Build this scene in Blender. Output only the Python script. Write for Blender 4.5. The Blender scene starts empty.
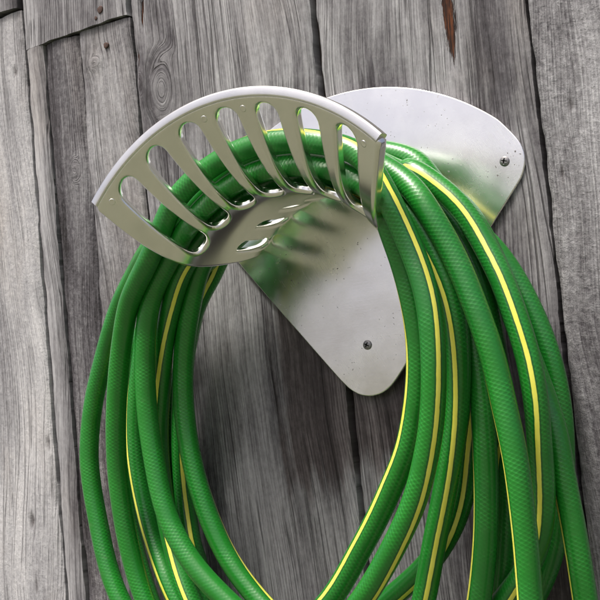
import bpy, bmesh, math, random
import numpy as np
from mathutils import Vector, Matrix
from mathutils.geometry import delaunay_2d_cdt

C = bpy.context.scene
R = math.radians

# ------------------------------------------------------------------ camera
cam_data = bpy.data.cameras.new('camera')
cam = bpy.data.objects.new('camera', cam_data)
C.collection.objects.link(cam)
C.camera = cam
YAW, PITCH, ROLL, FOC = 0.600197, 0.086305, -0.0930750, 1247.965
_f = Vector((-math.sin(YAW)*math.cos(PITCH), math.cos(YAW)*math.cos(PITCH), math.sin(PITCH)))
_r = Vector((math.cos(YAW), math.sin(YAW), 0))
_u = _r.cross(_f)
r2 = _r*math.cos(ROLL) + _u*math.sin(ROLL)
u2 = -_r*math.sin(ROLL) + _u*math.cos(ROLL)
CAM = Vector((0.3511269, -0.5777774, -0.0304452))
m = Matrix((r2, u2, -_f)).transposed().to_4x4()
m.translation = CAM
cam.matrix_world = m
cam_data.sensor_width = 36
cam_data.lens = 36*FOC/600
cam_data.clip_start = 0.01
cam_data.clip_end = 2000

# ------------------------------------------------------------------ light
SUN_EL, SUN_AZ = 66.0, 196.0
world = bpy.data.worlds.new('World')
C.world = world
world.use_nodes = True
wn = world.node_tree
bg = wn.nodes['Background']
sky = wn.nodes.new('ShaderNodeTexSky')
sky.sky_type = 'NISHITA'
sky.sun_disc = False
sky.sun_elevation = R(SUN_EL)
sky.sun_rotation = R(SUN_AZ)
sky.air_density = 0.35
sky.dust_density = 6.5
sky.ozone_density = 0.3
wn.links.new(sky.outputs[0], bg.inputs[0])
bg.inputs[1].default_value = 0.125
sun_data = bpy.data.lights.new('sun', 'SUN')
sun_data.energy = 2.1
sun_data.angle = R(12)
sun_data.color = (1.0, 0.97, 0.92)
sun = bpy.data.objects.new('sun', sun_data)
C.collection.objects.link(sun)
to_sun = Vector((math.sin(R(SUN_AZ))*math.cos(R(SUN_EL)), math.cos(R(SUN_AZ))*math.cos(R(SUN_EL)), math.sin(R(SUN_EL))))
sun.rotation_euler = to_sun.to_track_quat('Z', 'Y').to_euler()
sun.location = to_sun*3
C.view_settings.view_transform = 'Standard'
C.view_settings.look = 'None'
C.view_settings.gamma = 1.0
C.view_settings.exposure = 0.92

# ------------------------------------------------------------------ helpers
def link(name, me, mat=None, parent=None):
    o = bpy.data.objects.new(name, me)
    C.collection.objects.link(o)
    if mat is not None and me is not None:
        me.materials.append(mat)
    if parent is not None:
        o.parent = parent
    return o

def tag(o, label=None, cat=None, group=None, kind=None):
    if label: o['label'] = label
    if cat: o['category'] = cat
    if group: o['group'] = group
    if kind: o['kind'] = kind
    return o

def mesh_np(name, V, F, normals=None):
    me = bpy.data.meshes.new(name)
    me.from_pydata([tuple(v) for v in V], [], [tuple(int(i) for i in f) for f in F])
    me.update()
    for p in me.polygons: p.use_smooth = True
    if normals is not None:
        me.normals_split_custom_set_from_vertices([tuple(n) for n in normals])
    return me

class NT:
    """terse node-tree builder"""
    def __init__(s, name):
        s.m = bpy.data.materials.new(name); s.m.use_nodes = True
        s.t = s.m.node_tree; s.b = s.t.nodes['Principled BSDF']
    def n(s, typ, **kw):
        o = s.t.nodes.new(typ)
        for k, v in kw.items(): setattr(o, k, v)
        return o
    def put(s, sock, v):
        if hasattr(v, 'links') or isinstance(v, bpy.types.NodeSocket): s.t.links.new(v, sock)
        else: sock.default_value = v
    def math(s, op, a, b=0.0, c=0.0, clamp=False):
        o = s.n('ShaderNodeMath', operation=op, use_clamp=clamp)
        s.put(o.inputs[0], a); s.put(o.inputs[1], b); s.put(o.inputs[2], c)
        return o.outputs[0]
    def vec(s, x, y, z):
        o = s.n('ShaderNodeCombineXYZ')
        for i, v in enumerate((x, y, z)): s.put(o.inputs[i], v)
        return o.outputs[0]
    def sep(s, v):
        o = s.n('ShaderNodeSeparateXYZ'); s.put(o.inputs[0], v); return o.outputs
    def noise(s, vec, scale=1.0, detail=2.0, rough=0.5, dist=0.0):
        o = s.n('ShaderNodeTexNoise'); s.put(o.inputs['Vector'], vec)
        o.inputs['Scale'].default_value = scale; o.inputs['Detail'].default_value = detail
        o.inputs['Roughness'].default_value = rough; o.inputs['Distortion'].default_value = dist
        return o.outputs['Fac']
    def ramp(s, fac, stops, interp='LINEAR'):
        o = s.n('ShaderNodeValToRGB'); s.put(o.inputs[0], fac)
        cr = o.color_ramp; cr.interpolation = interp
        while len(cr.elements) < len(stops): cr.elements.new(0.5)
        for e, (p, c) in zip(cr.elements, stops):
            e.position = p; e.color = (c, c, c, 1) if isinstance(c, (int, float)) else (*c, 1)
        return o.outputs[0]
    def smooth(s, v, a, b, lo=0.0, hi=1.0):
        o = s.n('ShaderNodeMapRange', interpolation_type='SMOOTHSTEP')
        s.put(o.inputs[0], v)
        for i, q in enumerate((a, b, lo, hi)): s.put(o.inputs[i+1], q)
        return o.outputs[0]
    def mix(s, f, a, b, blend='MIX'):
        o = s.n('ShaderNodeMix', data_type='RGBA', blend_type=blend)
        s.put(o.inputs[0], f)
        s.put(o.inputs[6], a if not isinstance(a, tuple) else (*a, 1))
        s.put(o.inputs[7], b if not isinstance(b, tuple) else (*b, 1))
        return o.outputs[2]
    def attr(s, name):
        o = s.n('ShaderNodeAttribute', attribute_name=name); return o.outputs['Fac']
    def pos(s):
        return s.n('ShaderNodeNewGeometry').outputs['Position']
    def bump(s, h, strength=1.0, dist=0.001, normal=None):
        o = s.n('ShaderNodeBump'); s.put(o.inputs['Height'], h)
        o.inputs['Strength'].default_value = strength; o.inputs['Distance'].default_value = dist
        if normal is not None: s.put(o.inputs['Normal'], normal)
        return o.outputs[0]
    def out(s, color=None, rough=None, normal=None, metal=None):
        if color is not None: s.put(s.b.inputs['Base Color'], color if not isinstance(color, tuple) else (*color, 1))
        if rough is not None: s.put(s.b.inputs['Roughness'], rough)
        if normal is not None: s.put(s.b.inputs['Normal'], normal)
        if metal is not None: s.put(s.b.inputs['Metallic'], metal)
        return s.m

# ------------------------------------------------------------------ materials
def wood_material():
    k = NT('weathered_wood')
    g, seed = k.attr('grain'), k.attr('seed')
    tone, stain, knot, rust, saw = (k.attr(a) for a in ('tone', 'stain', 'knot', 'rust', 'saw'))
    x, y, z = k.sep(k.pos())
    def gv(sg, sz): return k.vec(k.math('MULTIPLY', g, sg), k.math('MULTIPLY', z, sz), seed)
    # broad bands, growth lines, fine fibres
    band = k.noise(gv(45, 1.6), 1, 3, .55)
    line = k.noise(gv(230, 3.0), 1, 4, .6)
    fibre = k.noise(gv(700, 16), 1, 4, .65)
    hair = k.noise(gv(1900, 70), 1, 3, .65)
    blot = k.noise(k.vec(k.math('MULTIPLY', x, 30), k.math('MULTIPLY', z, 9), seed), 1, 6, .68, .4)
    speck = k.noise(k.vec(k.math('MULTIPLY', x, 420), k.math('MULTIPLY', z, 260), seed), 1, 3, .7)
    sawm = k.noise(k.vec(k.math('MULTIPLY', x, 210), k.math('MULTIPLY', k.math('ADD', z, k.math('MULTIPLY', x, .22)), 400), seed), 1, 4, .7, .6)
    v = k.math('MULTIPLY_ADD', k.math('SUBTRACT', band, .5), .72, tone)
    smo = k.math('SUBTRACT', 1.0, k.math('MULTIPLY', saw, .5))
    v = k.math('MULTIPLY_ADD', k.math('MULTIPLY', k.math('SUBTRACT', line, .5), smo), .50, v)
    ringp = k.math('MULTIPLY_ADD', k.noise(gv(90, 3.5), 1, 2, .5), 16.0, k.math('MULTIPLY', g, 2*math.pi/.0019))
    rings = k.math('MULTIPLY', k.math('SINE', ringp), k.smooth(k.noise(gv(35, 6), 1, 3, .6), .38, .66))
    v = k.math('MULTIPLY_ADD', k.math('MULTIPLY', rings, smo), .085, v)
    v = k.math('MULTIPLY_ADD', k.math('MULTIPLY', k.math('SUBTRACT', fibre, .5), smo), .62, v)
    v = k.math('MULTIPLY_ADD', k.math('SUBTRACT', hair, .5), .42, v)
    v = k.math('MULTIPLY_ADD', k.math('SUBTRACT', blot, .5), .95, v)
    v = k.math('MULTIPLY_ADD', k.math('SUBTRACT', speck, .5), k.math('MULTIPLY_ADD', saw, .38, .28), v)
    v = k.math('MULTIPLY_ADD', k.math('MULTIPLY', k.math('SUBTRACT', sawm, .5), saw), .45, v)
    # hairline checks that follow the grain
    ck = k.noise(gv(120, 2.2), 1, 2, .5)
    ckm = k.noise(gv(28, 7), 1, 2, .5)
    crack = k.math('MULTIPLY', k.smooth(k.math('ABSOLUTE', k.math('SUBTRACT', ck, .5)), .004, .018, 1, 0), k.smooth(ckm, .48, .6))
    ck2 = k.noise(gv(420, 7), 1, 1, .5)
    crack2 = k.math('MULTIPLY', k.smooth(k.math('ABSOLUTE', k.math('SUBTRACT', ck2, .5)), .004, .03, 1, 0), k.smooth(k.noise(gv(60, 14), 1, 2, .5), .5, .6))
    crack = k.math('MULTIPLY', k.math('MAXIMUM', k.math('MULTIPLY', crack, .8), k.math('MULTIPLY', crack2, .6)), k.math('SUBTRACT', 1.0, saw, clamp=True))
    # wet patch: ragged edge drawn out along the fibres
    st = k.math('ADD', stain, k.math('MULTIPLY', k.math('SUBTRACT', k.noise(gv(330, 5), 1, 3, .6), .5), .75))
    wet = k.smooth(k.math('MULTIPLY_ADD', k.math('SUBTRACT', k.noise(k.vec(k.math('MULTIPLY', x, 60), k.math('MULTIPLY', z, 30), seed), 1, 3, .6), .5), .55, st), .34, .70, 0, .92)
    dry = k.ramp(v, [(0.0, (.018, .016, .017)), (.25, (.080, .076, .082)), (.48, (.190, .188, .194)), (.70, (.320, .321, .328)), (1.0, (.49, .49, .49))])
    damp = k.ramp(v, [(0.0, (.010, .008, .008)), (.4, (.046, .037, .037)), (.7, (.120, .102, .102)), (1.0, (.24, .22, .215))])
    col = k.mix(wet, dry, damp)
    warm = k.smooth(k.noise(k.vec(k.math('MULTIPLY', x, 14), k.math('MULTIPLY', z, 5), k.math('ADD', seed, 9.0)), 1, 4, .6), .5, .72, 0, .30)
    col = k.mix(warm, col, k.mix(1.0, col, (1.0, .86, .70), 'MULTIPLY'))
    col = k.mix(k.math('MULTIPLY', knot, .95), col, (.040, .033, .032))
    rn = k.noise(gv(420, 45), 1, 5, .75)
    rmask = k.smooth(k.math('ADD', rust, k.math('MULTIPLY', k.math('SUBTRACT', rn, .5), 1.3)), .40, .56)
    rcol = k.ramp(k.noise(gv(800, 60), 1, 3, .7), [(.32, (.006, .004, .004)), (.5, (.030, .012, .007)), (.72, (.15, .050, .018))])
    col = k.mix(rmask, col, rcol)
    col = k.mix(k.math('MULTIPLY', crack, .85), col, (.016, .013, .013))
    h = k.math('ADD', k.math('MULTIPLY', line, .55), k.math('MULTIPLY', fibre, .5))
    h = k.math('ADD', h, k.math('MULTIPLY', hair, .22))
    h = k.math('ADD', h, k.math('MULTIPLY', rings, .12))
    h = k.math('ADD', h, k.math('MULTIPLY', speck, k.math('MULTIPLY_ADD', saw, .7, .2)))
    h = k.math('ADD', h, k.math('MULTIPLY', k.math('MULTIPLY', sawm, saw), .5))
    h = k.math('SUBTRACT', h, k.math('MULTIPLY', crack, 1.1))
    h = k.math('SUBTRACT', h, k.math('MULTIPLY', rmask, .8))
    nrm = k.bump(h, .9, .0011)
    k.b.inputs['Specular IOR Level'].default_value = .25
    rough = k.math('SUBTRACT', .88, k.math('MULTIPLY', wet, .22))
    return k.out(col, rough, nrm)

def metal_material(name, base, rough, scratch=0.5, dirt=0.0, bumpd=.00012, grain=.35, wave=.12):
    k = NT(name)
    p = k.pos(); x, y, z = k.sep(p)
    if grain == 0:
        soft = k.noise(p, 26, 1, .5)
        return k.out(base, k.math('MULTIPLY_ADD', k.math('SUBTRACT', soft, .5), .14, rough), None, 1.0)
    smear = k.noise(p, 38, 4, .6)
    grit = k.noise(p, 900, 2, .6)
    brush = k.noise(k.vec(k.math('MULTIPLY', x, 60), k.math('MULTIPLY', y, 60), k.math('MULTIPLY', z, 1500)), 1, 3, .7)
    rr = k.math('MULTIPLY_ADD', k.math('SUBTRACT', smear, .5), .22, rough)
    rr = k.math('MULTIPLY_ADD', k.math('SUBTRACT', brush, .5), .05*scratch, rr)
    c = k.mix(k.smooth(smear, .35, .75), tuple(b*.90 for b in base), base)
    if dirt > 0:
        d = k.noise(p, 520, 2, .6)
        e = k.noise(p, 45, 2, .5)
        spots = k.math('MULTIPLY', k.smooth(d, .69, .71), k.smooth(e, .44, .60))
        c = k.mix(k.math('MULTIPLY', spots, dirt), c, (.05, .04, .035))
        rr = k.math('ADD', rr, k.math('MULTIPLY', spots, .4))
    sc1 = k.noise(k.vec(k.math('ADD', k.math('MULTIPLY', x, 700), k.math('MULTIPLY', z, 420)), k.math('MULTIPLY', y, 300), k.math('ADD', k.math('MULTIPLY', z, 14), k.math('MULTIPLY', x, -8))), 1, 1, .5)
    sc = k.math('MULTIPLY', k.smooth(k.math('ABSOLUTE', k.math('SUBTRACT', sc1, .5)), .0, .012, 1, 0), k.smooth(k.noise(p, 30, 2, .5), .52, .62))
    spot = k.smooth(k.noise(p, 130, 3, .55), .58, .66)
    if dirt > 0: rr = k.math('ADD', rr, k.math('ADD', k.math('MULTIPLY', sc, .05), k.math('MULTIPLY', spot, .02)))
    wav = k.noise(p, 22, 2, .5)
    h = k.math('ADD', k.math('MULTIPLY', grit, .35), k.math('MULTIPLY', brush, scratch*.4))
    n1 = k.bump(h, grain, bumpd)
    n2 = k.bump(wav, wave, .004, n1)
    return k.out(c, rr, n2, 1.0)

def hose_material():
    k = NT('green_vinyl_hose')
    uv = k.n('ShaderNodeUVMap', uv_map='UVMap').outputs[0]
    u, v, _ = k.sep(uv)                       # u turns round the hose 0..1, v metres along it
    ang = k.math('MULTIPLY', k.math('SUBTRACT', u, .5), 2*math.pi)      # 0 at the stripe
    # braid showing through the vinyl: two crossing helices
    a1 = k.math('MULTIPLY_ADD', v, 2*math.pi/.0021, k.math('MULTIPLY', ang, 10.0))
    a2 = k.math('MULTIPLY_ADD', v, 2*math.pi/.0021, k.math('MULTIPLY', ang, -10.0))
    s1, s2 = k.math('SINE', a1), k.math('SINE', a2)
    weave = k.math('MULTIPLY_ADD', k.smooth(s1, -.4, .9), .62, k.math('MULTIPLY', k.smooth(s2, -.4, .9), .38))
    p = k.pos()
    n = k.noise(p, 60, 3, .6); fine = k.noise(p, 1500, 2, .6)
    wv = k.math('MULTIPLY', weave, k.smooth(n, .35, .62, .12, 1))
    green = k.mix(wv, (.008, .165, .012), (.018, .255, .024))
    green = k.mix(k.smooth(k.noise(p, 14, 3, .6), .4, .7, 0, .35), green, (.008, .105, .022))
    a = k.math('ADD', k.math('ABSOLUTE', ang), k.math('MULTIPLY', k.math('SUBTRACT', k.noise(p, 260, 3, .6), .5), .07))
    edge = k.math('MULTIPLY', k.smooth(a, .29, .36, 1, 0), k.smooth(a, .175, .21))
    col = k.mix(k.math('MULTIPLY', edge, .6), green, (.004, .045, .010))
    yel = k.smooth(a, .165, .20, 1, 0)
    ycol = k.mix(k.noise(p, 90, 3, .6), (.70, .68, .045), (.86, .85, .16))
    col = k.mix(yel, col, ycol)
    dust = k.math('MULTIPLY', k.smooth(k.noise(p, 170, 5, .72), .52, .80, 0, .20), k.smooth(k.noise(p, 11, 3, .6), .42, .62))
    col = k.mix(dust, col, (.16, .21, .12))
    h = k.math('ADD', k.math('MULTIPLY', k.math('MULTIPLY', weave, k.smooth(a, .28, .45)), k.smooth(n, .33, .62, .25, .9)), k.math('MULTIPLY', fine, .12))
    nrm = k.bump(h, .45, .0002)
    rough = k.math('MULTIPLY_ADD', k.noise(p, 50, 4, .65), .34, .17)
    k.b.inputs['Specular IOR Level'].default_value = .6
    k.b.inputs['Coat Weight'].default_value = .22
    k.b.inputs['Coat Roughness'].default_value = .15
    return k.out(col, rough, nrm)

WOOD = wood_material()
PLATE = metal_material('polished_aluminium', (.94, .94, .92), .235, .5, .85, grain=.25)
CAST = metal_material('satin_cast_aluminium', (.93, .93, .88), .20, .15, 0.0, grain=0)
RIM = metal_material('machined_aluminium', (.88, .88, .85), .30, .4, .1)
HOSE = hose_material()
STEEL = metal_material('dull_screw_steel', (.24, .24, .24), .42, .3)
k = NT('dark_recess'); DARK = k.out((.012, .012, .012), .8)
k = NT('rusty_nail'); _p = k.pos()
NAIL = k.out(k.ramp(k.noise(_p, 900, 4, .7), [(.3, (.02, .014, .012)), (.6, (.075, .04, .03)), (.8, (.14, .08, .05))]), .85, k.bump(k.noise(_p, 1500, 3, .6), .6, .0004))
k = NT('dark_backing_wood'); BACK = k.out((.050, .042, .038), .95)  # plain dark brown wood colour for the timber behind the board gaps
k = NT('lawn'); _p = k.pos()
LAWN = k.out(k.ramp(k.noise(_p, 5, 6, .75), [(.3, (.105, .112, .066)), (.55, (.18, .185, .12)), (.75, (.25, .25, .175))]), .95, k.bump(k.noise(_p, 60, 5, .7), 1, .03))

# ------------------------------------------------------------------ wooden wall
def hash2(ix, iy, seed):
    n = (ix.astype(np.int64)*374761393 + iy.astype(np.int64)*668265263 + int(seed)*2147483647) & 0xffffffff
    n = ((n ^ (n >> 13))*1274126177) & 0xffffffff
    n = n ^ (n >> 16)
    return (n & 0xffff)/65535.0
def vnoise(x, y, seed=0):
    ix, iy = np.floor(x), np.floor(y); fx, fy = x-ix, y-iy
    fx = fx*fx*(3-2*fx); fy = fy*fy*(3-2*fy)
    a, b = hash2(ix, iy, seed), hash2(ix+1, iy, seed)
    c, d = hash2(ix, iy+1, seed), hash2(ix+1, iy+1, seed)
    return (a*(1-fx)+b*fx)*(1-fy) + (c*(1-fx)+d*fx)*fy
def fbm(x, y, seed=0, o=4):
    s, a, t = 0, 1.0, 0
    for i in range(o):
        s = s + a*vnoise(x*2**i, y*2**i, seed+17*i); t += a; a *= .5
    return s/t

def axis(lo, hi, dlo, dhi, fine, coarse):
    """fine spacing inside [dlo, dhi], coarse outside"""
    out = [lo]
    while out[-1] < hi-1e-6:
        s = fine if dlo-coarse < out[-1] < dhi else coarse
        out.append(min(hi, out[-1]+s))
    if len(out) > 2 and out[-1]-out[-2] < .3*fine: out.pop(-2)
    return np.array(out)

def board(parent, x0, x1, z0, z1, yf, seed, tone, knots=(), saw=0.0, stains=(), rusts=(), depth=.0085, wob=.0007, tones=(), tilt=0.0, zt=0.0, label=None, cup=0.0):
    xs = axis(x0, x1, -.34, .18, .0016, .008)
    zs = axis(z0, z1, -.17, .31, .0024, .010)
    Xg, Zg = np.meshgrid(xs, zs)
    nz, nx = Xg.shape
    tx = (Xg-x0)/(x1-x0)
    # wandering edges
    eL = (fbm(Zg*28, Zg*0+seed, seed, 4)-.5)*2*wob + (vnoise(Zg*230, Zg*0, seed+40)-.5)*.0006
    eR = (fbm(Zg*28, Zg*0+seed+5, seed+3, 4)-.5)*2*wob + (vnoise(Zg*230, Zg*0, seed+41)-.5)*.0006
    X = Xg + eL*(1-tx)**30 + eR*tx**30
    Z = Zg.copy()
    Z[-1] += (fbm(X[-1]*60, X[-1]*0, seed+8)-.5)*.002 + zt*(tx[-1]-.5)
    if nz > 2: Z[0] += (fbm(X[0]*60, X[0]*0, seed+9)-.5)*.002
    # grain coordinate: slow wander + flow round knots
    g = X + (fbm(Z*4.5+seed, X*7, seed+1, 3)-.5)*.030 + (fbm(Z*16+seed, X*28, seed+2, 2)-.5)*.0045 + tilt*Z
    kn = np.zeros_like(X)
    Y = np.zeros_like(X)
    for (kx, kz, kr, kh) in knots:
        dx, dz = X-kx, Z-kz
        d2 = ((dx/kr)**2 + (dz/kh)**2)*(.72+.56*fbm(X*60, Z*40, seed+50, 4))**2
        w = np.exp(-(dz/(kh*2.2))**2)*np.exp(-(dx/(kr*5))**2)
        if kr < .004:
            kn = np.maximum(kn, np.clip(1.15-d2, 0, 1)*(.55+.45*vnoise(X*900, Z*500, seed+4)))
            Y += .0012*np.clip(1-d2, 0, 1)
            g = g - np.tanh(dx/(.9*kr))*w*kr*.6*np.exp(-np.abs(dx)/(kr*4))
            continue
        g = g - np.tanh(dx/(.6*kr))*w*kr*.5*np.exp(-np.abs(dx)/(kr*4))
        inside = wi = 0*d2; inside = np.clip(1.2-np.sqrt(d2), 0, 1)
        rr = np.sqrt(d2)*kr
        wi = 1-np.clip((np.sqrt(d2)-.55)/.8, 0, 1); wi = wi*wi*(3-2*wi)
        g = g*(1-wi) + (kx+rr*1.2)*wi
        ring = np.exp(-((np.sqrt(d2)-1.0)/.22)**2)
        soft = .16
        kn = np.maximum(kn, soft*np.clip(.5*inside + .6*ring*(.2+.8*vnoise(X*300, Z*200, seed+4)), 0, 1))
        Y -= .0012*np.exp(-d2/1.5)
    tn = np.full_like(X, tone) + (fbm(X*22, Z*4, seed+6, 3)-.5)*.10
    for (sx, sz, rx, rz, a) in tones:
        tn = tn + a*np.exp(-((X-sx)/rx)**2-((Z-sz)/rz)**2)
    # the arrises are worn paler, the cut ends darker
    st = np.zeros_like(X)
    for (sx0, sx1, sz0, sz1, soft) in stains:
        fx = np.minimum((X-sx0)/(soft), (sx1-X)/soft); fz = np.minimum((Z-sz0)/(soft*1.6), (sz1-Z)/(soft*1.6))
        st = np.maximum(st, np.clip(.5+np.minimum(fx, fz)*.5, 0, 1)*.98)
    ru = np.zeros_like(X)
    for (rx, rz0, rz1, w) in rusts:
        zz = np.clip((Z-rz0)/(rz1-rz0), 0, 1); inr = ((Z > rz0) & (Z < rz1+.01)).astype(float)
        ww = w*(np.clip(zz, 0.0, 1)**.6*.8+.2)
        mx = rx + (fbm(Z*60, Z*0, seed+31)-.5)*.004
        q = np.clip(1-np.abs(X-mx)/ww, 0, 1)*inr*np.clip((Z-rz0)/.022, 0, 1)**.7*np.clip((rz1+.01-Z)/.006, 0, 1)
        ru = np.maximum(ru, q); Y += .0018*np.clip(q*2, 0, 1)
    # relief: cupping, waves and worn edges
    Y += -(fbm(g*60, Z*2, seed+11, 3)-.5)*.0016 - (fbm(X*9, Z*5, seed+12, 2)-.5)*.0018 + cup*(tx-.5)**2*4
    ed = np.minimum((X-X.min(1)[:, None]), (X.max(1)[:, None]-X))
    Y += .0016*np.exp(-(ed/.0016)**2)*(.5+vnoise(Z*70, X*0, seed+21))
    Yf = yf + Y
    V = np.stack([X, Yf, Z], -1).reshape(-1, 3)
    idx = np.arange(nz*nx).reshape(nz, nx)
    quads = np.stack([idx[:-1, :-1], idx[:-1, 1:], idx[1:, 1:], idx[1:, :-1]], -1).reshape(-1, 4)
    per = np.concatenate([idx[0, :], idx[1:, -1], idx[-1, -2::-1], idx[-2:0:-1, 0]])
    B = V[per].copy(); B[:, 1] = yf + depth
    nb = len(V)
    ring = np.arange(len(per)) + nb
    side = np.stack([np.roll(per, -1), per, ring, np.roll(ring, -1)], -1)
    Vall = np.concatenate([V, B])
    F = list(map(tuple, quads)) + list(map(tuple, side)) + [tuple(ring[::-1])]
    me = bpy.data.meshes.new('board')
    me.from_pydata(Vall.tolist(), [], [tuple(int(q) for q in f) for f in F])
    for p in me.polygons: p.use_smooth = True
    me.set_sharp_from_angle(angle=R(50))
    def add(nm, arr, fillv):
        a = me.attributes.new(nm, 'FLOAT', 'POINT')
        full = np.concatenate([arr.reshape(-1), np.full(len(per), fillv) if np.isscalar(fillv) else fillv])
        a.data.foreach_set('value', full.astype(np.float32))
    flat = lambda a: a.reshape(-1)
    add('grain', g, flat(g)[per]); add('tone', tn, flat(tn)[per]-.12); add('stain', st, flat(st)[per])
    add('knot', kn, 0.0); add('rust', ru, 0.0)
    add('seed', np.full_like(X, seed*1.37), seed*1.37); add('saw', np.full_like(X, saw), saw)
    o = link('board', me, WOOD, parent)
    if label: o['label'] = label
    return o

wall = link('wooden_wall', None)
wall.location = (0, 0, 0)
tag(wall, 'weathered grey wall of upright rough boards behind the hose and hanger', 'wall')
ZB, ZT = -.36, .46
board(wall, -.62, -.2455, ZB, .2500, -.0035, 3, .74, knots=[(-.2545, .2105, .0018, .0045), (-.2695, -.087, .0028, .0060), (-.2690, -.129, .0012, .0080), (-.2495, -.0377, .0016, .0050)], saw=.45, tones=[(-.255, .05, .012, .4, .04), (-.30, .1, .02, .3, -.08)], label='pale silvery board at the left side')
board(wall, -.62, -.2465, .2525, ZT, -.0060, 5, .44, tones=[(-.25, .26, .02, .02, -.15)], zt=.010, label='short brownish board end at the top left corner')
bb = board(wall, -.2434, -.1528, .2230, ZT, -.0036, 7, .50, knots=[(-.205, .262, .004, .006)], zt=.0, tones=[(-.22, .25, .03, .05, -.10), (-.165, .24, .02, .05, .10)], label='upper board ending above the split boards')
board(wall, -.2436, -.2286, ZB, .2226, -.0028, 9, .56, wob=.0003, tones=[(-.24, 0, .004, 1, .12)], label='narrow strip between the pale and the dark board')
board(wall, -.2283, -.1968, ZB, .2222, -.0008, 11, .27, saw=.5, knots=[(-.208, .135, .005, .008)], tones=[(-.2, .15, .03, .06, -.06)], wob=.001, label='narrow dark pitted board')
board(wall, -.1963, -.1525, ZB, .2222, -.0016, 13, .44, saw=.35, knots=[(-.183, .200, .006, .0045)], tones=[(-.175, .12, .02, .06, .06), (-.17, -.08, .05, .1, -.12), (-.1725, .2015, .0016, .008, -.2)], label='rough sawn grey board with a small knot')
board(wall, -.1508, -.0196, ZB, ZT, -.0015, 17, .50, knots=[(-.1300, .170, .014, .026), (-.147, .178, .005, .012)], saw=.12, tilt=.02, rusts=[(-.1415, .204, .224, .0022), (-.1490, .176, .193, .0020)],
      stains=[(-.062, .02, -.074, .030, .020)], tones=[(-.085, -.02, .05, .09, .06), (-.068, .2, .006, .3, -.15), (-.036, .18, .013, .2, .10), (-.13, .17, .012, .02, .10), (-.146, .18, .005, .03, -.2), (-.028, -.105, .022, .022, .16)], label='wide grey board with a large knot')
board(wall, -.0158, .1088, ZB, ZT, -.0005, 23, .50, saw=.15, tilt=-.02, wob=.0009,
      stains=[(-.05, .030, -.066, .02, .014), (.05, .14, -.30, -.09, .03)], rusts=[(.0665, .1330, .235, .0100)],
      tones=[(.088, .13, .006, .2, -.16), (.05, .14, .016, .1, .07), (.015, .15, .005, .2, -.10), (.02, -.02, .06, .05, .02), (.09, -.06, .03, .10, -.16)], label='grey board with a rusty brown split')
board(wall, .1118, .42, ZB, ZT, -.0045, 29, .42, saw=.8, knots=[(.1284, .1046, .0017, .0042), (.1203, .0712, .0010, .0055), (.1335, .1075, .0008, .0028)], wob=.0008,
      tones=[(.13, .0, .04, .06, -.13), (.14, .14, .04, .06, .05)], label='furry rough sawn grey board at the right side')
bk = mesh_np('backing_timber', [(x, y, z) for x in (-.62, .42) for y in (.0075, .04) for z in (ZB, ZT)],
             [(0, 1, 3, 2), (4, 6, 7, 5), (0, 4, 5, 1), (2, 3, 7, 6), (0, 2, 6, 4), (1, 5, 7, 3)])
for p in bk.polygons: p.use_smooth = False
link('backing_timber', bk, BACK, wall)

def lathe(profile, seg=20):
    """profile (radius, height) -> verts, faces; axis = local +Z"""
    V, F = [], []
    for (rr, h) in profile:
        for i in range(seg):
            a = 2*math.pi*i/seg
            V.append((rr*math.cos(a), rr*math.sin(a), h))
    for j in range(len(profile)-1):
        for i in range(seg):
            a, b = j*seg+i, j*seg+(i+1) % seg
            F.append((a, b, b+seg, a+seg))
    F.append(tuple(range(len(profile)*seg-seg, len(profile)*seg)))
    F.append(tuple(reversed(range(seg))))
    return V, F

def face_out(o, loc, spin=0.0):
    """stand a local +Z object out of the wall (towards -Y)"""
    o.rotation_euler = (R(90), spin, 0)
    o.location = loc

for i, (x, y, z, rr) in enumerate([(-.1735, -.0042, .2315, .0023), (-.1725, -.0024, .2085, .0020), (-.1775, -.0042, .2270, .0012)]):
    V, F = lathe([(rr*1.02, -.003), (rr*1.02, .0000), (rr*.92, .00025), (rr*.7, .0002), (rr*.5, .00035), (.0001, .0003)], 16)
    V = [(a*(1+.12*math.sin(3*math.atan2(b, a)+i)), b*(1+.1*math.sin(2*math.atan2(b, a)+2*i)), h) for a, b, h in V]
    n = link('nail_head', mesh_np('nail_head', V, F), NAIL, wall)
    face_out(n, (x, y, z))

# ------------------------------------------------------------------ sheet-metal builder
def resample(loop, step):
    P = np.array(loop, float); Q = np.vstack([P, P[:1]])
    d = np.r_[0, np.cumsum(np.linalg.norm(np.diff(Q, axis=0), axis=1))]
    n = max(8, int(round(d[-1]/step)))
    t = np.linspace(0, d[-1], n, endpoint=False)
    return np.stack([np.interp(t, d, Q[:, 0]), np.interp(t, d, Q[:, 1])], -1)

def in_poly(P, poly):
    x, y = P[:, 0], P[:, 1]; c = np.zeros(len(P), bool)
    a = poly; b = np.roll(poly, -1, 0)
    for (x0, y0), (x1, y1) in zip(a, b):
        if y0 == y1: continue
        m_ = ((y0 > y) != (y1 > y)) & (x < (x1-x0)*(y-y0)/(y1-y0)+x0)
        c ^= m_
    return c

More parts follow.
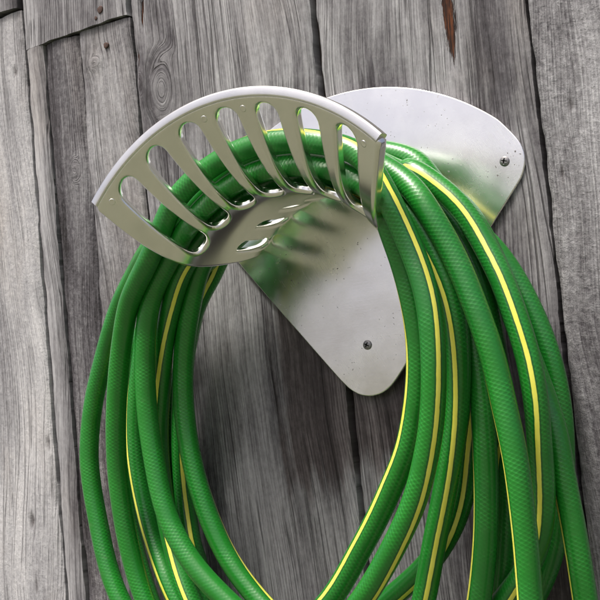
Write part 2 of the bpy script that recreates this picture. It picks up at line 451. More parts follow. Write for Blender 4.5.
def sheet(name, outer, holes, fmap, grid, fillet):
    """a curved sheet with real thickness and rounded edges; fmap maps 2-D points to surface points and unit normals"""
    loops = [np.array(outer)] + [np.array(h) for h in holes]
    allb = np.vstack(loops)
    lo, hi = allb.min(0), allb.max(0)
    gx = np.arange(lo[0], hi[0], grid); gy = np.arange(lo[1], hi[1], grid*.866)
    G = np.array([(x+(j % 2)*grid*.5, y) for j, y in enumerate(gy) for x in gx])
    keep = in_poly(G, loops[0])
    for h in loops[1:]: keep &= ~in_poly(G, h)
    G = G[keep]
    dmin = np.full(len(G), 9.)
    for i in range(0, len(allb), 200):
        dmin = np.minimum(dmin, np.sqrt(((G[:, None]-allb[None, i:i+200])**2).sum(-1)).min(1))
    G = G[dmin > grid*.55]
    pts = np.vstack([allb, G])
    edges, s = [], 0
    for L in loops:
        n = len(L); edges += [(s+i, s+(i+1) % n) for i in range(n)]; s += n
    res = delaunay_2d_cdt([Vector(p) for p in pts], edges, [], 0, 1e-9)
    v2 = np.array([tuple(v) for v in res[0]])
    tris = np.array([f for f in res[2]])
    cen = v2[tris].mean(1)
    keep = in_poly(cen, loops[0])
    for h in loops[1:]: keep &= ~in_poly(cen, h)
    tris = tris[keep]
    P, Nn, TK = fmap(v2)
    TK = np.broadcast_to(np.asarray(TK, float), (len(P),))[:, None]
    nv = len(v2)
    V = [P+Nn*TK/2, P-Nn*TK/2]; NV = [Nn, -Nn]
    F = [tuple(t) for t in tris] + [tuple(t+nv) for t in tris]
    # loop vertex lookup
    where = {}
    for i, src in enumerate(res[3]):
        for q in src: where[q] = i
    base, off = 2*nv, 0
    for li, L in enumerate(loops):
        ids = np.array([where[off+i] for i in range(len(L))]); off += len(L)
        p3, n3 = P[ids], Nn[ids]
        T = np.roll(p3, -1, 0)-np.roll(p3, 1, 0); T /= np.linalg.norm(T, axis=1)[:, None]
        M = np.cross(T, n3); M /= np.linalg.norm(M, axis=1)[:, None]
        c3 = p3.mean(0)
        sg = np.sign(((p3-c3)*M).sum(1).sum())
        if li > 0: sg = -sg
        M *= sg
        rings = [ids]
        prof = [(a, +1) for a in (R(22), R(45), R(68), R(90))] + [(a, -1) for a in (R(90), R(68), R(45), R(22))]
        n = len(L)
        for a, sd in prof:
            V.append(p3+M*fillet*math.sin(a)+n3*sd*(TK[ids]/2-fillet+fillet*math.cos(a)))
            NV.append(M*math.sin(a)+n3*sd*math.cos(a))
            rings.append(np.arange(base, base+n)); base += n
        rings.append(ids+nv)
        for A, B in zip(rings[:-1], rings[1:]):
            for i in range(n):
                j = (i+1) % n
                F.append((A[i], A[j], B[j], B[i]))
    V = np.vstack(V); NV = np.vstack(NV); NV /= np.linalg.norm(NV, axis=1)[:, None]
    out = []
    for f in F:
        q = V[list(f)]
        fn = np.cross(q[1]-q[0], q[2]-q[0])
        out.append(f if fn @ NV[list(f)].mean(0) > 0 else tuple(reversed(f)))
    return mesh_np(name, V, out, NV)

# ------------------------------------------------------------------ hose hanger
ZC = .003
hanger = link('hose_hanger', None)
hanger.location = (0, 0, 0)
tag(hanger, 'shiny cast aluminium hose hanger with slotted flared front, screwed to the boards', 'hose hanger')

# back plate: arched top, two rounded shoulders, straight sides down to a rounded foot
half = [(.135*math.sin(R(a)), ZC+.135*math.cos(R(a))) for a in np.linspace(0, 41, 22)]
half += [(.0945, .0975), (.0983, .0920), (.1000, .0864), (.0998, .0806), (.0975, .0748), (.0935, .0700)]
half += [(.0260, -.0080), (.0185, -.0166), (.0130, -.0222), (.0070, -.0258), (.0, -.0270)]
full = half + [(-x, z) for x, z in reversed(half[1:-1])]
def chaikin(P, n=2):
    P = np.array(P)
    for _ in range(n):
        Q = np.roll(P, -1, 0); P = np.stack([.8*P+.2*Q, .2*P+.8*Q], 1).reshape(-1, 2)
    return P
outl = resample(chaikin(full, 2), .0022)
SCREWS = [(.0008, 0), (.0900, .0836), (-.0900, .0836)]
holes = [[(sx+.0020*math.cos(a), sz+.0020*math.sin(a)) for a in np.linspace(0, 2*math.pi, 20, endpoint=False)] for sx, sz in SCREWS]
YP = -.0040
def plate_map(p):
    x, z = p[:, 0], p[:, 1]
    # a pressed plate is never quite flat
    y = YP - .0008 + .40*x**2
    P = np.stack([x, y, z], -1)
    N = np.stack([.80*x, -1+0*x, 0*x], -1)
    return P, N, .0024
link('back_plate', sheet('back_plate', outl, holes, plate_map, .004, .0007), PLATE, hanger)

cross = []
w, l = .00042, .0015
for a in range(4):
    c_, s_ = math.cos(a*math.pi/2), math.sin(a*math.pi/2)
    for (px, py) in ((w, -w) if False else (l, -w), (l, w), (w, w)):
        cross.append((px*c_-py*s_, px*s_+py*c_))
for i, (sx, sz) in enumerate(SCREWS):
    ang = (.5, .25, .9)[i]
    disc = resample([(.0023*math.cos(a), .0023*math.sin(a)) for a in np.linspace(0, 2*math.pi, 40, endpoint=False)], .0004)
    cr = resample(cross, .00022)
    def smap(p):
        rr2 = (p**2).sum(1)
        P = np.stack([p[:, 0], p[:, 1], .0009*(1-rr2/.0023**2)], -1)
        N = np.stack([p[:, 0]*.35/.0023, p[:, 1]*.35/.0023, np.ones(len(p))], -1)
        return P, N/np.linalg.norm(N, axis=1)[:, None], .0009
    so = link('screw', sheet('screw', disc, [cr], smap, .0005, .00018), STEEL, hanger)
    face_out(so, (sx, YP-.0008+.40*sx**2-.0013, sz), ang)
    so.rotation_euler.z = math.atan(.80*sx)
    V, F = lathe([(.0021, -.0012), (.0021, -.0003), (.0018, -.0001)], 20)
    rec = link('cross_recess', mesh_np('cross_recess', V, F), DARK, so)

# cradle: trough that flares into the plate behind and into the tall slotted flange in front
PROF = np.array([(-.0028, .0885), (-.006, .0862), (-.010, .0842), (-.02, .0803), (-.035, .0768), (-.052, .0747), (-.066, .0742), (-.078, .0756), (-.087, .0803), (-.096, .0885), (-.105, .1000), (-.1140, .1142)])
def catmull(P, n=30):
    P = np.vstack([2*P[0]-P[1], P, 2*P[-1]-P[-2]]); out = []
    for i in range(1, len(P)-2):
        for t in np.linspace(0, 1, n, endpoint=False):
            a, b, c_, d = P[i-1], P[i], P[i+1], P[i+2]
            out.append(.5*((2*b)+(-a+c_)*t+(2*a-5*b+4*c_-d)*t*t+(-a+3*b-3*c_+d)*t**3))
    out.append(P[-2]); return np.array(out)
mer = catmull(PROF)
sl = np.r_[0, np.cumsum(np.linalg.norm(np.diff(mer, axis=0), axis=1))]
SL = sl[-1]
tang = np.gradient(mer, sl, axis=0); tang /= np.linalg.norm(tang, axis=1)[:, None]
THK = .0060
R0 = .090                      # 2-D chart: (arc length, angle * R0)
def cradle_map(p):
    s, a = p[:, 0], p[:, 1]/R0
    y, rr = np.interp(s, sl, mer[:, 0]), np.interp(s, sl, mer[:, 1])
    ty, tr = np.interp(s, sl, tang[:, 0]), np.interp(s, sl, tang[:, 1])
    P = np.stack([rr*np.sin(a), y, ZC+rr*np.cos(a)], -1)
    # outward normal in the meridian plane
    ny, nr = tr, -ty
    N = np.stack([nr*np.sin(a), ny, nr*np.cos(a)], -1)
    return P, N/np.linalg.norm(N, axis=1)[:, None], np.interp(-y, [.05, .09], [.0046, THK])
def s_of_R(Rv): 
    i0 = int(np.argmin(mer[:, 1])); return float(np.interp(Rv, mer[i0:, 1], sl[i0:]))
def s_of_y(yv): return float(np.interp(-yv, -mer[:, 0], sl))
endp = [(0, 46.5), (s_of_y(-.01), 46.8), (s_of_y(-.03), 47.6), (s_of_y(-.055), 49.4), (s_of_y(-.075), 50.8), (s_of_y(-.085), 51.0), (s_of_y(-.096), 50.0), (s_of_y(-.107), 48.2), (SL, 46.8)]
es = np.linspace(0, SL, 60)
ea = np.radians(np.interp(es, [e[0] for e in endp], [e[1] for e in endp]))
ker = np.ones(7)/7
eas = np.convolve(np.r_[[ea[0]]*3, ea, [ea[-1]]*3], ker, 'valid')
outer = [(s, a*R0) for s, a in zip(es, eas)] + [(s, -a*R0) for s, a in zip(es[::-1], eas[::-1])]
outer = resample(outer, .0021)
def slot(s0, a0, s1, a1, hw, n=9):
    """stadium between two chart points, hw = half width in metres on the surface"""
    def rad(s): return float(np.interp(s, sl, mer[:, 1]))
    pts = []
    L = s1-s0
    S0, S1 = s0+hw, s1-hw
    aa = lambda s: a0+(a1-a0)*(s-s0)/L
    for s in np.linspace(S0, S1, 24): pts.append((s, aa(s)*R0+hw*R0/rad(s)))
    for t in np.linspace(0, math.pi, n+2)[1:-1]:
        s = S1+hw*math.sin(t); pts.append((s, aa(s)*R0+hw*math.cos(t)*R0/rad(S1)))
    for s in np.linspace(S1, S0, 24): pts.append((s, aa(s)*R0-hw*R0/rad(s)))
    for t in np.linspace(0, math.pi, n+2)[1:-1]:
        s = S0-hw*math.sin(t); pts.append((s, aa(s)*R0-hw*math.cos(t)*R0/rad(S0)))
    return resample(pts, .0014)
FIL = .0022
slots = []
for q in range(-3, 4):
    slots.append(slot(s_of_y(-.0765)-.0036, R(14.07*q), s_of_R(.1138), R(12.4*q), .0085))
    slots.append(slot(s_of_y(-.0045), R(13.6*q), s_of_y(-.0500), R(13.6*q), .0056))
cradle = link('cradle', sheet('cradle', outer, slots, cradle_map, .0024, FIL), CAST, hanger)

# machined rim along the top of the flange
sec = []
for cy_, cr_, a0_ in ((-.1134, .1174, 0), (-.1166, .1174, 90), (-.1166, .1146, 180), (-.1134, .1146, 270)):
    for a_ in (0, 22.5, 45, 67.5, 90):
        sec.append((cy_+.0011*math.cos(R(a0_+a_)), cr_+.0011*math.sin(R(a0_+a_))))
V, F = [], []
AN = R(46.9); NS = 150
for i in range(NS+1):
    a = -AN+2*AN*i/NS
    for (y, rr) in sec: V.append((rr*math.sin(a), y, ZC+rr*math.cos(a)))
ns = len(sec)
for i in range(NS):
    for j in range(ns):
        F.append((i*ns+j, i*ns+(j+1) % ns, (i+1)*ns+(j+1) % ns, (i+1)*ns+j))
F.append(tuple(range(ns))); F.append(tuple(reversed(range(NS*ns, NS*ns+ns))))
me = mesh_np('rim', V, F)
bm = bmesh.new(); bm.from_mesh(me); bmesh.ops.recalc_face_normals(bm, faces=bm.faces); bm.to_mesh(me); bm.free()
me.set_sharp_from_angle(angle=R(30))
link('rim', me, RIM, cradle)
# four small round casting marks on the inside of the flange
for a in (-43.6, -6.2, 6.2, 43.6):
    ps, pn, _ = cradle_map(np.array([[s_of_R(.1105), R(a)*R0]]))
    V, F = lathe([(.0017, -.0004), (.0017, .00008), (.0014, .0002), (.0010, .00010), (.0002, .00008)], 20)
    mk = link('casting_mark', mesh_np('casting_mark', V, F), CAST, cradle)
    nrm = -Vector(pn[0])
    mk.rotation_euler = nrm.to_track_quat('Z', 'Y').to_euler()
    mk.location = Vector(ps[0])+nrm*THK/2

# ------------------------------------------------------------------ garden hose
HD = [1000,-660,-1930,-120,1020,-660,-1811,-120,1039,-660,-1693,-120,1055,-659,-1574,-120,1067,-659,-1454,-120,1076,-659,-1334,-120,1084,-662,-1214,-120,1091,-668,-1095,-122,1098,-675,-975,-124,1102,-683,-855,-127,
1104,-691,-735,-133,1102,-696,-615,-138,1092,-699,-496,-147,1077,-700,-377,-158,1063,-700,-257,-165,1047,-706,-139,-172,1022,-715,-22,-180,992,-719,94,-180,957,-719,209,-184,917,-721,322,-190,
873,-731,430,-190,829,-747,531,-190,774,-741,628,-190,683,-710,720,-190,579,-712,801,-191,478,-720,867,-194,373,-716,920,-198,258,-711,959,-207,139,-711,984,-223,19,-711,994,-238,
-100,-711,989,-246,-219,-712,968,-254,-333,-713,933,-260,-442,-714,878,-260,-549,-710,817,-260,-656,-696,767,-260,-766,-672,730,-260,-875,-638,696,-260,-983,-595,659,-260,-1084,-545,622,-260,
-1181,-490,580,-260,-1275,-446,525,-259,-1370,-416,456,-253,-1455,-392,376,-250,-1530,-372,283,-250,-1598,-356,184,-250,-1659,-345,81,-250,-1716,-338,-25,-250,-1766,-335,-135,-250,-1804,-332,-249,-250,
-1832,-332,-366,-250,-1848,-333,-485,-250,-1847,-332,-604,-250,-1835,-331,-724,-250,-1816,-332,-843,-250,-1793,-337,-962,-250,-1764,-342,-1081,-250,-1725,-348,-1195,-250,-1675,-351,-1303,-250,-1612,-351,-1404,-247,
-1537,-349,-1499,-244,-1456,-352,-1589,-240,-1371,-365,-1672,-220,-1282,-384,-1748,-197,-1189,-405,-1821,-175,-1096,-427,-1895,-152,-1000,-448,-1982,-129,-902,-471,-2069,-105,-805,-494,-2127,-82,-711,-514,-2125,-59,
-620,-532,-2065,-36,-530,-550,-1972,-14,-442,-568,-1876,9,-354,-591,-1790,30,-268,-617,-1699,49,-190,-632,-1609,69,-115,-643,-1524,89,-29,-663,-1445,99,64,-689,-1376,96,159,-716,-1309,94,
251,-739,-1237,91,335,-756,-1153,87,414,-768,-1062,82,489,-778,-968,76,561,-788,-873,68,627,-797,-774,60,681,-806,-666,51,727,-814,-555,43,768,-825,-443,37,799,-838,-328,35,
822,-849,-211,36,836,-856,-91,41,840,-858,29,46,831,-855,149,49,804,-849,264,50,769,-847,377,50,736,-863,490,50,709,-894,599,50,649,-880,709,51,583,-858,818,58,
488,-858,889,71,372,-861,934,84,256,-860,970,102,137,-861,995,125,17,-861,1004,147,-103,-861,999,169,-222,-862,978,192,-336,-862,944,211,-448,-865,896,219,-553,-865,834,226,
-640,-854,755,233,-712,-841,665,240,-788,-828,579,247,-874,-805,503,250,-969,-770,435,250,-1062,-731,360,250,-1138,-692,267,250,-1197,-665,164,250,-1247,-644,58,250,-1289,-628,-54,250,
-1325,-613,-169,250,-1357,-598,-284,250,-1385,-581,-399,250,-1406,-565,-516,250,-1417,-552,-635,250,-1418,-542,-755,250,-1414,-533,-875,250,-1402,-522,-996,250,-1383,-513,-1115,250,-1353,-506,-1231,250,
-1311,-501,-1343,250,-1257,-500,-1454,250,-1190,-503,-1555,250,-1106,-507,-1636,233,-1000,-511,-1703,189,-883,-516,-1751,144,-767,-523,-1771,99,-663,-529,-1750,58,-560,-543,-1686,19,-438,-585,-1592,-20,
-342,-593,-1502,-59,-264,-572,-1433,-80,-178,-558,-1368,-80,-85,-557,-1297,-80,2,-562,-1216,-81,82,-570,-1125,-83,158,-579,-1032,-85,235,-589,-941,-87,310,-600,-848,-90,381,-613,-751,-93,
450,-625,-654,-96,515,-635,-556,-100,564,-645,-446,-106,603,-653,-332,-110,634,-661,-216,-110,656,-672,-99,-117,667,-684,20,-129,666,-698,140,-149,657,-714,259,-160,643,-738,375,-171,
632,-781,489,-184,618,-810,616,-193,530,-794,710,-200,433,-789,784,-217,321,-791,831,-234,205,-791,867,-251,86,-791,887,-268,-34,-791,891,-282,-153,-791,877,-291,-269,-793,847,-299,
-380,-794,799,-300,-488,-791,738,-300,-589,-773,677,-300,-680,-744,615,-300,-762,-724,546,-300,-861,-692,472,-300,-955,-660,388,-300,-1008,-653,285,-300,-1041,-646,169,-300,-1067,-638,51,-300,
-1085,-631,-68,-300,-1094,-626,-188,-300,-1094,-622,-308,-300,-1086,-621,-428,-300,-1072,-620,-547,-300,-1053,-622,-667,-300,-1024,-624,-783,-300,-978,-624,-893,-300,-918,-623,-998,-300,-846,-619,-1093,-296,
-764,-611,-1180,-288,-677,-599,-1263,-280,-589,-583,-1343,-269,-507,-552,-1422,-259,-437,-505,-1504,-244,-342,-495,-1590,-208,-226,-513,-1666,-171,-112,-525,-1716,-135,1,-523,-1720,-96,118,-511,-1685,-55,
228,-501,-1624,-14,317,-500,-1547,10,382,-506,-1447,10,435,-514,-1335,10,482,-523,-1224,11,523,-533,-1111,13,564,-543,-998,16,608,-552,-887,18,651,-561,-775,19,694,-571,-663,14,
733,-581,-550,8,770,-590,-436,-7,801,-601,-321,-21,824,-613,-203,-29,840,-626,-84,-36,848,-639,35,-44,843,-651,154,-54,824,-666,271,-70,786,-677,383,-79,743,-687,493,-86,
677,-700,581,-98,568,-680,655,-113,456,-663,722,-132,349,-660,783,-154,238,-660,827,-175,121,-661,852,-192,1,-661,861,-210,-119,-661,852,-206,-236,-662,826,-201,-347,-663,783,-175,
-454,-661,723,-140,-558,-653,658,-99,-664,-634,588,-51,-758,-610,515,-21,-836,-585,438,-23,-906,-556,355,-25,-973,-528,259,-14,-1030,-505,155,-1,-1076,-483,47,18,-1116,-462,-66,38,
-1155,-444,-178,40,-1190,-430,-291,40,-1215,-417,-408,40,-1230,-405,-527,40,-1236,-396,-646,41,-1235,-389,-767,43,-1224,-383,-886,45,-1203,-381,-1004,46,-1163,-393,-1120,48,-1106,-414,-1230,49,
-1051,-419,-1337,50,-985,-424,-1441,50,-918,-418,-1538,50,-839,-406,-1619,51,-745,-385,-1688,55,-633,-370,-1739,59,-518,-363,-1760,64,-414,-356,-1742,67,-324,-340,-1682,71,-243,-316,-1599,74,
-143,-323,-1506,77,-35,-338,-1427,79,68,-344,-1360,75,168,-348,-1295,72,268,-352,-1228,68,367,-356,-1160,63,457,-362,-1082,54,537,-368,-992,35,606,-375,-894,16,660,-382,-788,1,
700,-390,-674,-13,734,-399,-558,-27,765,-408,-442,-16,790,-419,-326,2,802,-428,-206,17,802,-436,-87,35,792,-445,33,69,775,-455,152,105,751,-463,271,153,711,-485,378,200,
709,-579,487,225,677,-591,599,242,626,-593,713,247,556,-598,804,250,447,-587,869,250,329,-582,916,250,213,-580,950,250,94,-581,970,250,-26,-581,974,250,-146,-581,963,250,
-263,-582,936,250,-375,-583,894,250,-483,-583,837,250,-585,-578,773,250,-683,-566,704,250,-776,-546,630,250,-863,-517,552,250,-940,-477,470,250,-1009,-433,384,250,-1074,-397,291,250,
-1138,-373,191,250,-1195,-356,86,250,-1244,-339,-23,250,-1284,-320,-135,250,-1315,-303,-250,250,-1337,-288,-367,250,-1347,-276,-486,247,-1346,-267,-606,243,-1337,-259,-726,239,-1322,-248,-845,235,
-1301,-237,-963,231,-1278,-229,-1081,221,-1205,-296,-1191,209,-1121,-313,-1290,200,-1073,-303,-1394,200,-1044,-272,-1502,200,-987,-262,-1601,195,-915,-262,-1693,178,-835,-266,-1781,161,-710,-292,-1841,143,
-601,-359,-1922,126,-515,-365,-2008,108,-425,-372,-2105,89,-333,-380,-2194,69,-239,-389,-2251,50,-145,-397,-2255,31,-53,-401,-2205,11,38,-403,-2125,-8,131,-408,-2034,-28,227,-419,-1956,-47,
325,-430,-1884,-66,423,-441,-1811,-84,512,-450,-1732,-103,586,-458,-1642,-120,643,-467,-1538,-120,689,-476,-1424,-120,726,-480,-1309,-120,760,-484,-1194,-122,790,-490,-1078,-126,816,-497,-961,-129,
837,-505,-843,-135,854,-512,-724,-141,866,-517,-605,-148,875,-520,-485,-158,880,-519,-365,-168,882,-518,-245,-175,879,-519,-125,-180,870,-526,-6,-180,856,-536,113,-184,835,-549,229,-190,
811,-564,342,-196,748,-476,479,-200,657,-485,569,-200,579,-500,645,-209,484,-520,701,-222,386,-529,762,-231,279,-530,813,-239,163,-530,845,-244,44,-531,860,-248,-76,-531,858,-247,
-195,-532,838,-243,-309,-532,801,-238,-416,-532,746,-234,-519,-530,681,-230,-621,-524,610,-225,-714,-509,531,-220,-788,-484,443,-211,-845,-462,345,-200,-897,-447,239,-196,-942,-436,127,-192,
-973,-429,11,-188,-992,-425,-108,-185,-1001,-423,-228,-182,-999,-422,-348,-179,-988,-422,-468,-174,-969,-420,-587,-170,-944,-416,-704,-165,-911,-411,-820,-159,-869,-407,-933,-147,-817,-404,-1041,-135,
-752,-402,-1141,-125,-675,-401,-1233,-116,-590,-401,-1319,-109,-501,-400,-1398,-105,-406,-396,-1470,-102,-293,-410,-1534,-90,-178,-418,-1600,-72,-79,-395,-1666,-54,27,-379,-1711,-36,136,-371,-1723,-17,
246,-362,-1699,1,356,-351,-1648,19,465,-344,-1580,37,570,-347,-1505,55,670,-363,-1428,57,758,-370,-1346,53,838,-373,-1264,45,920,-383,-1183,21,994,-404,-1093,-2,1052,-428,-992,-16,
1091,-450,-881,-24,1114,-468,-764,-29,1127,-487,-644,-23,1141,-510,-528,-14,1156,-532,-414,-4,1159,-546,-296,0,1149,-549,-176,0,1127,-550,-58,-3,1099,-549,60,-3,1064,-541,176,0,
1018,-524,282,0,966,-507,385,0,912,-499,495,3,846,-497,596,6,758,-493,685,10,636,-496,790,15,571,-480,824,20,573,-432,781,33,475,-436,840,41,338,-451,922,49,
218,-450,961,59,99,-451,981,71,-21,-451,986,84,-140,-451,976,107,-258,-452,950,130,-370,-452,909,157,-476,-450,850,187,-581,-449,789,217,-692,-454,740,229,-807,-463,698,239,
-919,-468,652,249,-1020,-459,591,259,-1104,-439,512,252,-1177,-413,422,243,-1238,-391,322,230,-1286,-373,212,214,-1329,-359,99,197,-1371,-350,-13,177,-1407,-344,-127,157,-1433,-341,-244,141,
-1451,-341,-363,126,-1457,-342,-483,114,-1451,-341,-603,111,-1435,-341,-723,107,-1411,-343,-840,104,-1378,-347,-955,102,-1331,-358,-1068,100,-1264,-388,-1175,97,-1208,-394,-1282,95,-1150,-394,-1385,93,
-1082,-388,-1483,92,-1015,-375,-1579,90,-938,-373,-1671,80,-849,-379,-1756,71,-771,-382,-1845,61,-731,-310,-1949,51,-638,-302,-2025,42,-541,-304,-2116,31,-443,-307,-2212,20,-342,-309,-2292,9,
-242,-311,-2336,-2,-145,-308,-2326,-13,-48,-302,-2266,-24,52,-301,-2178,-35,151,-300,-2084,-46,249,-298,-2005,-57,349,-293,-1934,-68,449,-287,-1862,-78,540,-282,-1784,-89,614,-279,-1695,-99,
667,-275,-1591,-103,702,-265,-1479,-106,731,-258,-1362,-109,765,-269,-1243,-112,794,-277,-1124,-116,816,-280,-1005,-120,835,-279,-886,-120,849,-279,-767,-120,857,-279,-647,-120,861,-279,-527,-40,
862,-280,-407,106,862,-282,-287,173,862,-286,-167,177,860,-294,-47,182,855,-307,73,186,844,-324,191,191,821,-339,308,196,776,-339,425,204,720,-359,531,215,659,-384,615,223,
559,-384,675,228,454,-380,736,235,353,-387,795,244,244,-389,840,251,127,-391,866,255,7,-391,875,260,-113,-391,867,260,-231,-392,842,260,-342,-392,800,260,-448,-391,740,260,
-549,-393,679,260,-647,-401,622,260,-738,-404,562,260,-909,-307,510,260,-973,-236,417,260,-1029,-216,323,260,-1088,-197,223,260,-1142,-183,118,260,-1190,-173,10,260,-1232,-168,-101,260,
-1267,-166,-215,260,-1293,-162,-331,260,-1308,-156,-451,260,-1316,-150,-571,260,-1317,-145,-692,260,-1313,-139,-814,260,-1304,-129,-934,260,-1283,-119,-1051,258,-1253,-109,-1168,251,-1213,-105,-1281,245,
-1151,-105,-1383,237,-1029,-150,-1463,225,-942,-172,-1550,213,-854,-178,-1633,201,-764,-181,-1714,200,-673,-180,-1792,200,-579,-178,-1868,200,-485,-175,-1942,200,-390,-174,-2024,200,-292,-174,-2117,200,
-193,-174,-2197,200,-95,-175,-2237,200,0,-173,-2219,200,93,-170,-2150,200,185,-166,-2055,200,275,-164,-1958,200,363,-164,-1873,200,447,-163,-1787,200,529,-162,-1699,200,610,-160,-1610,200,
687,-156,-1521,200,768,-155,-1431,200,847,-158,-1339,200,915,-159,-1240,200,971,-159,-1133,200,1015,-159,-1022,200,1048,-159,-906,200,1073,-159,-788,200,1092,-160,-670,200,1105,-162,-550,197,
1110,-166,-430,192,1107,-172,-310,190,1093,-177,-191,190,1069,-183,-73,190,1035,-189,42,190,995,-195,155,190,948,-206,264,190,891,-220,370,190,816,-235,465,195,720,-224,560,200,
625,-213,657,200,560,-241,715,185,476,-254,770,171,370,-257,831,159,258,-259,876,145,141,-260,903,124,21,-261,914,104,-98,-261,909,86,-217,-261,887,70,-331,-260,849,54,
-437,-259,794,37,-537,-265,729,21,-644,-282,663,9,-756,-290,593,-3,-809,-290,501,-13,-854,-336,415,-20,-930,-320,334,-20,-1003,-297,237,-14,-1061,-278,130,-8,-1107,-261,19,-1,
-1143,-245,-96,5,-1174,-233,-213,9,-1199,-225,-330,4,-1216,-220,-449,0,-1226,-216,-568,0,-1228,-216,-687,-1,-1217,-224,-806,-5,-1196,-239,-924,-10,-1173,-250,-1041,-6,-1165,-205,-1160,-2,
-1163,-206,-1282,0,-1134,-212,-1398,0,-1120,-173,-1520,0,-1061,-177,-1625,-2,-997,-191,-1729,-6,-929,-203,-1831,-10,-861,-209,-1932,-14,-792,-212,-2031,-18,-720,-216,-2128,-22,-645,-219,-2224,-26,
-570,-223,-2317,-30,-494,-226,-2413,-35,-416,-230,-2520,-40,-335,-234,-2634,-45,-252,-239,-2743,-50,-167,-244,-2836,-55,-79,-250,-2903,-60,11,-255,-2932,-64,103,-258,-2915,-70,198,-261,-2860,-76,
296,-264,-2779,-82,394,-267,-2688,-88,494,-271,-2600,-94,596,-277,-2528,-100,706,-282,-2468,-106,820,-287,-2413,-112,930,-292,-2354,-118,1026,-295,-2287,-124,1099,-298,-2203,-130,1145,-298,-2099,-130,
1172,-297,-1981,-130,1187,-297,-1856,-130,1198,-300,-1732,-130,1205,-308,-1613,-130,1206,-320,-1494,-130,1203,-332,-1374,-130,1201,-340,-1254,-130,1198,-345,-1134,-130,1193,-349,-1014,-130,1185,-354,-894,-125,
1175,-358,-775,-117,1168,-360,-655,-121,1158,-358,-535,-129,1134,-355,-418,-142,1102,-351,-302,-157,1068,-346,-187,-168,1034,-342,-72,-179,1003,-340,44,-185,973,-340,160,-190,945,-343,277,-196,
911,-351,389,-200,862,-356,497,-200,778,-309,608,-200,674,-306,691,-200,622,-326,775,-200,569,-313,867,-200,459,-313,926,-200,337,-319,967,-200,221,-320,1000,-200,101,-321,1019,-200,
-18,-321,1024,-200,-138,-321,1014,-200,-257,-322,990,-200,-369,-322,951,-200,-475,-321,894,-200,-581,-319,832,-200,-690,-319,781,-200,-805,-321,740,-200,-920,-321,700,-200,-1030,-315,653,-200,
-1128,-296,592,-200,-1213,-264,515,-200,-1292,-230,431,-200,-1372,-203,344,-200,-1450,-183,255,-200,-1522,-167,161,-200,-1584,-155,59,-200,-1638,-148,-49,-200,-1683,-144,-162,-200,-1717,-142,-276,-200,
-1741,-141,-394,-200,-1753,-140,-514,-200,-1758,-141,-635,-200,-1754,-141,-755,-200,-1744,-141,-874,-200,-1725,-141,-994,-200,-1699,-141,-1112,-200,-1667,-141,-1229,-200,-1630,-141,-1343,-200,-1585,-141,-1454,-200,
-1534,-141,-1562,-200,-1479,-140,-1669,-200,-1423,-140,-1776,-200]
A = np.array(HD, float).reshape(-1, 4)
pts, th = A[:, :3]*1e-4, A[:, 3]*.01
HR = .0058
d = np.r_[0, np.cumsum(np.linalg.norm(np.diff(pts, axis=0), axis=1))]
n = int(d[-1]/.0034)
t = np.linspace(0, d[-1], n)
tg = np.gradient(pts, d, axis=0)
ki = np.clip(np.searchsorted(d, t, side='right')-1, 0, len(d)-2)
hh = (d[ki+1]-d[ki])[:, None]; uu = ((t-d[ki])/(d[ki+1]-d[ki]))[:, None]
X = (2*uu**3-3*uu**2+1)*pts[ki]+(uu**3-2*uu**2+uu)*hh*tg[ki]+(-2*uu**3+3*uu**2)*pts[ki+1]+(uu**3-uu**2)*hh*tg[ki+1]
for _ in range(6):
    X[1:-1] = .5*X[1:-1]+.25*(X[:-2]+X[2:])
TH = np.interp(t, d, th)
for _ in range(20): TH[1:-1] = .5*TH[1:-1]+.25*(TH[:-2]+TH[2:])
T = np.gradient(X, axis=0); T /= np.linalg.norm(T, axis=1)[:, None]
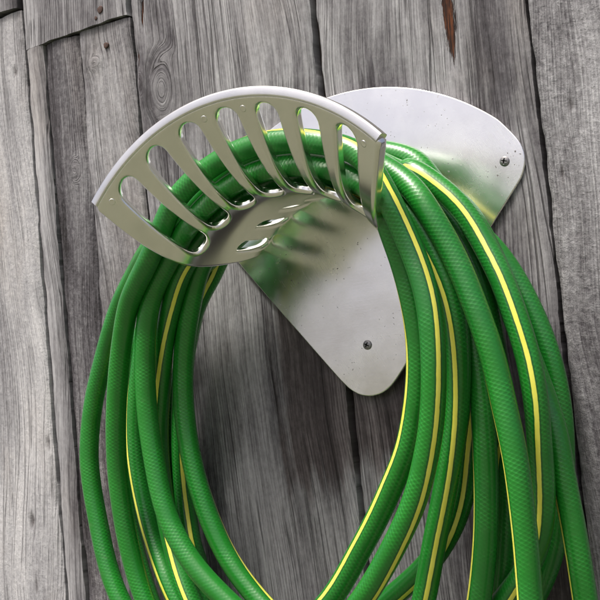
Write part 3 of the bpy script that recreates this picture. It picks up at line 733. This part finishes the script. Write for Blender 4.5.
Vref = np.array(CAM)[None]-X; Vref /= np.linalg.norm(Vref, axis=1)[:, None]   # the coil lies with the stripe turned this far from the front
Vp = Vref-T*(Vref*T).sum(1)[:, None]; Vp /= np.linalg.norm(Vp, axis=1)[:, None]
Sd = np.cross(T, Vp)
SEG = 24
al = np.linspace(0, 2*math.pi, SEG, endpoint=False)
ring = np.cos(TH[:, None]+al[None]-math.pi)[..., None]*Vp[:, None]+np.sin(TH[:, None]+al[None]-math.pi)[..., None]*Sd[:, None]
Vh = (X[:, None]+HR*ring).reshape(-1, 3)
i0 = np.arange(n-1)[:, None]*SEG; jj = np.arange(SEG)[None]; j1 = (jj+1) % SEG
Fh = np.stack([i0+jj, i0+SEG+jj, i0+SEG+j1, i0+j1], -1).reshape(-1, 4)
me = bpy.data.meshes.new('garden_hose')
me.from_pydata(Vh.tolist(), [], [tuple(f) for f in Fh.tolist()]+[tuple(range(SEG)), tuple(reversed(range((n-1)*SEG, n*SEG)))])
uvl = me.uv_layers.new(name='UVMap')
uu_ = np.broadcast_to(jj, (n-1, SEG)); vv0 = t[:-1, None]+0*jj; vv1 = t[1:, None]+0*jj
UV = np.stack([np.stack([uu_/SEG, vv0], -1), np.stack([uu_/SEG, vv1], -1), np.stack([(uu_+1)/SEG, vv1], -1), np.stack([(uu_+1)/SEG, vv0], -1)], 2).reshape(-1, 2)
UV = np.concatenate([UV, np.zeros((2*SEG, 2))])
uvl.data.foreach_set('uv', UV.astype(np.float32).reshape(-1))
for p in me.polygons: p.use_smooth = True
bm = bmesh.new(); bm.from_mesh(me); bmesh.ops.recalc_face_normals(bm, faces=bm.faces); bm.to_mesh(me); bm.free()
hose = link('garden_hose', me, HOSE)
tag(hose, 'green garden hose with a yellow stripe, coiled in loops over the aluminium hanger', 'garden hose')

# ------------------------------------------------------------------ ground in front of the wall
gm = mesh_np('ground', [(-600, .05, -1.15), (600, .05, -1.15), (600, -600, -1.15), (-600, -600, -1.15)], [(0, 3, 2, 1)])
tag(link('ground', gm, LAWN), 'lawn in front of the wall', None, None, 'structure')
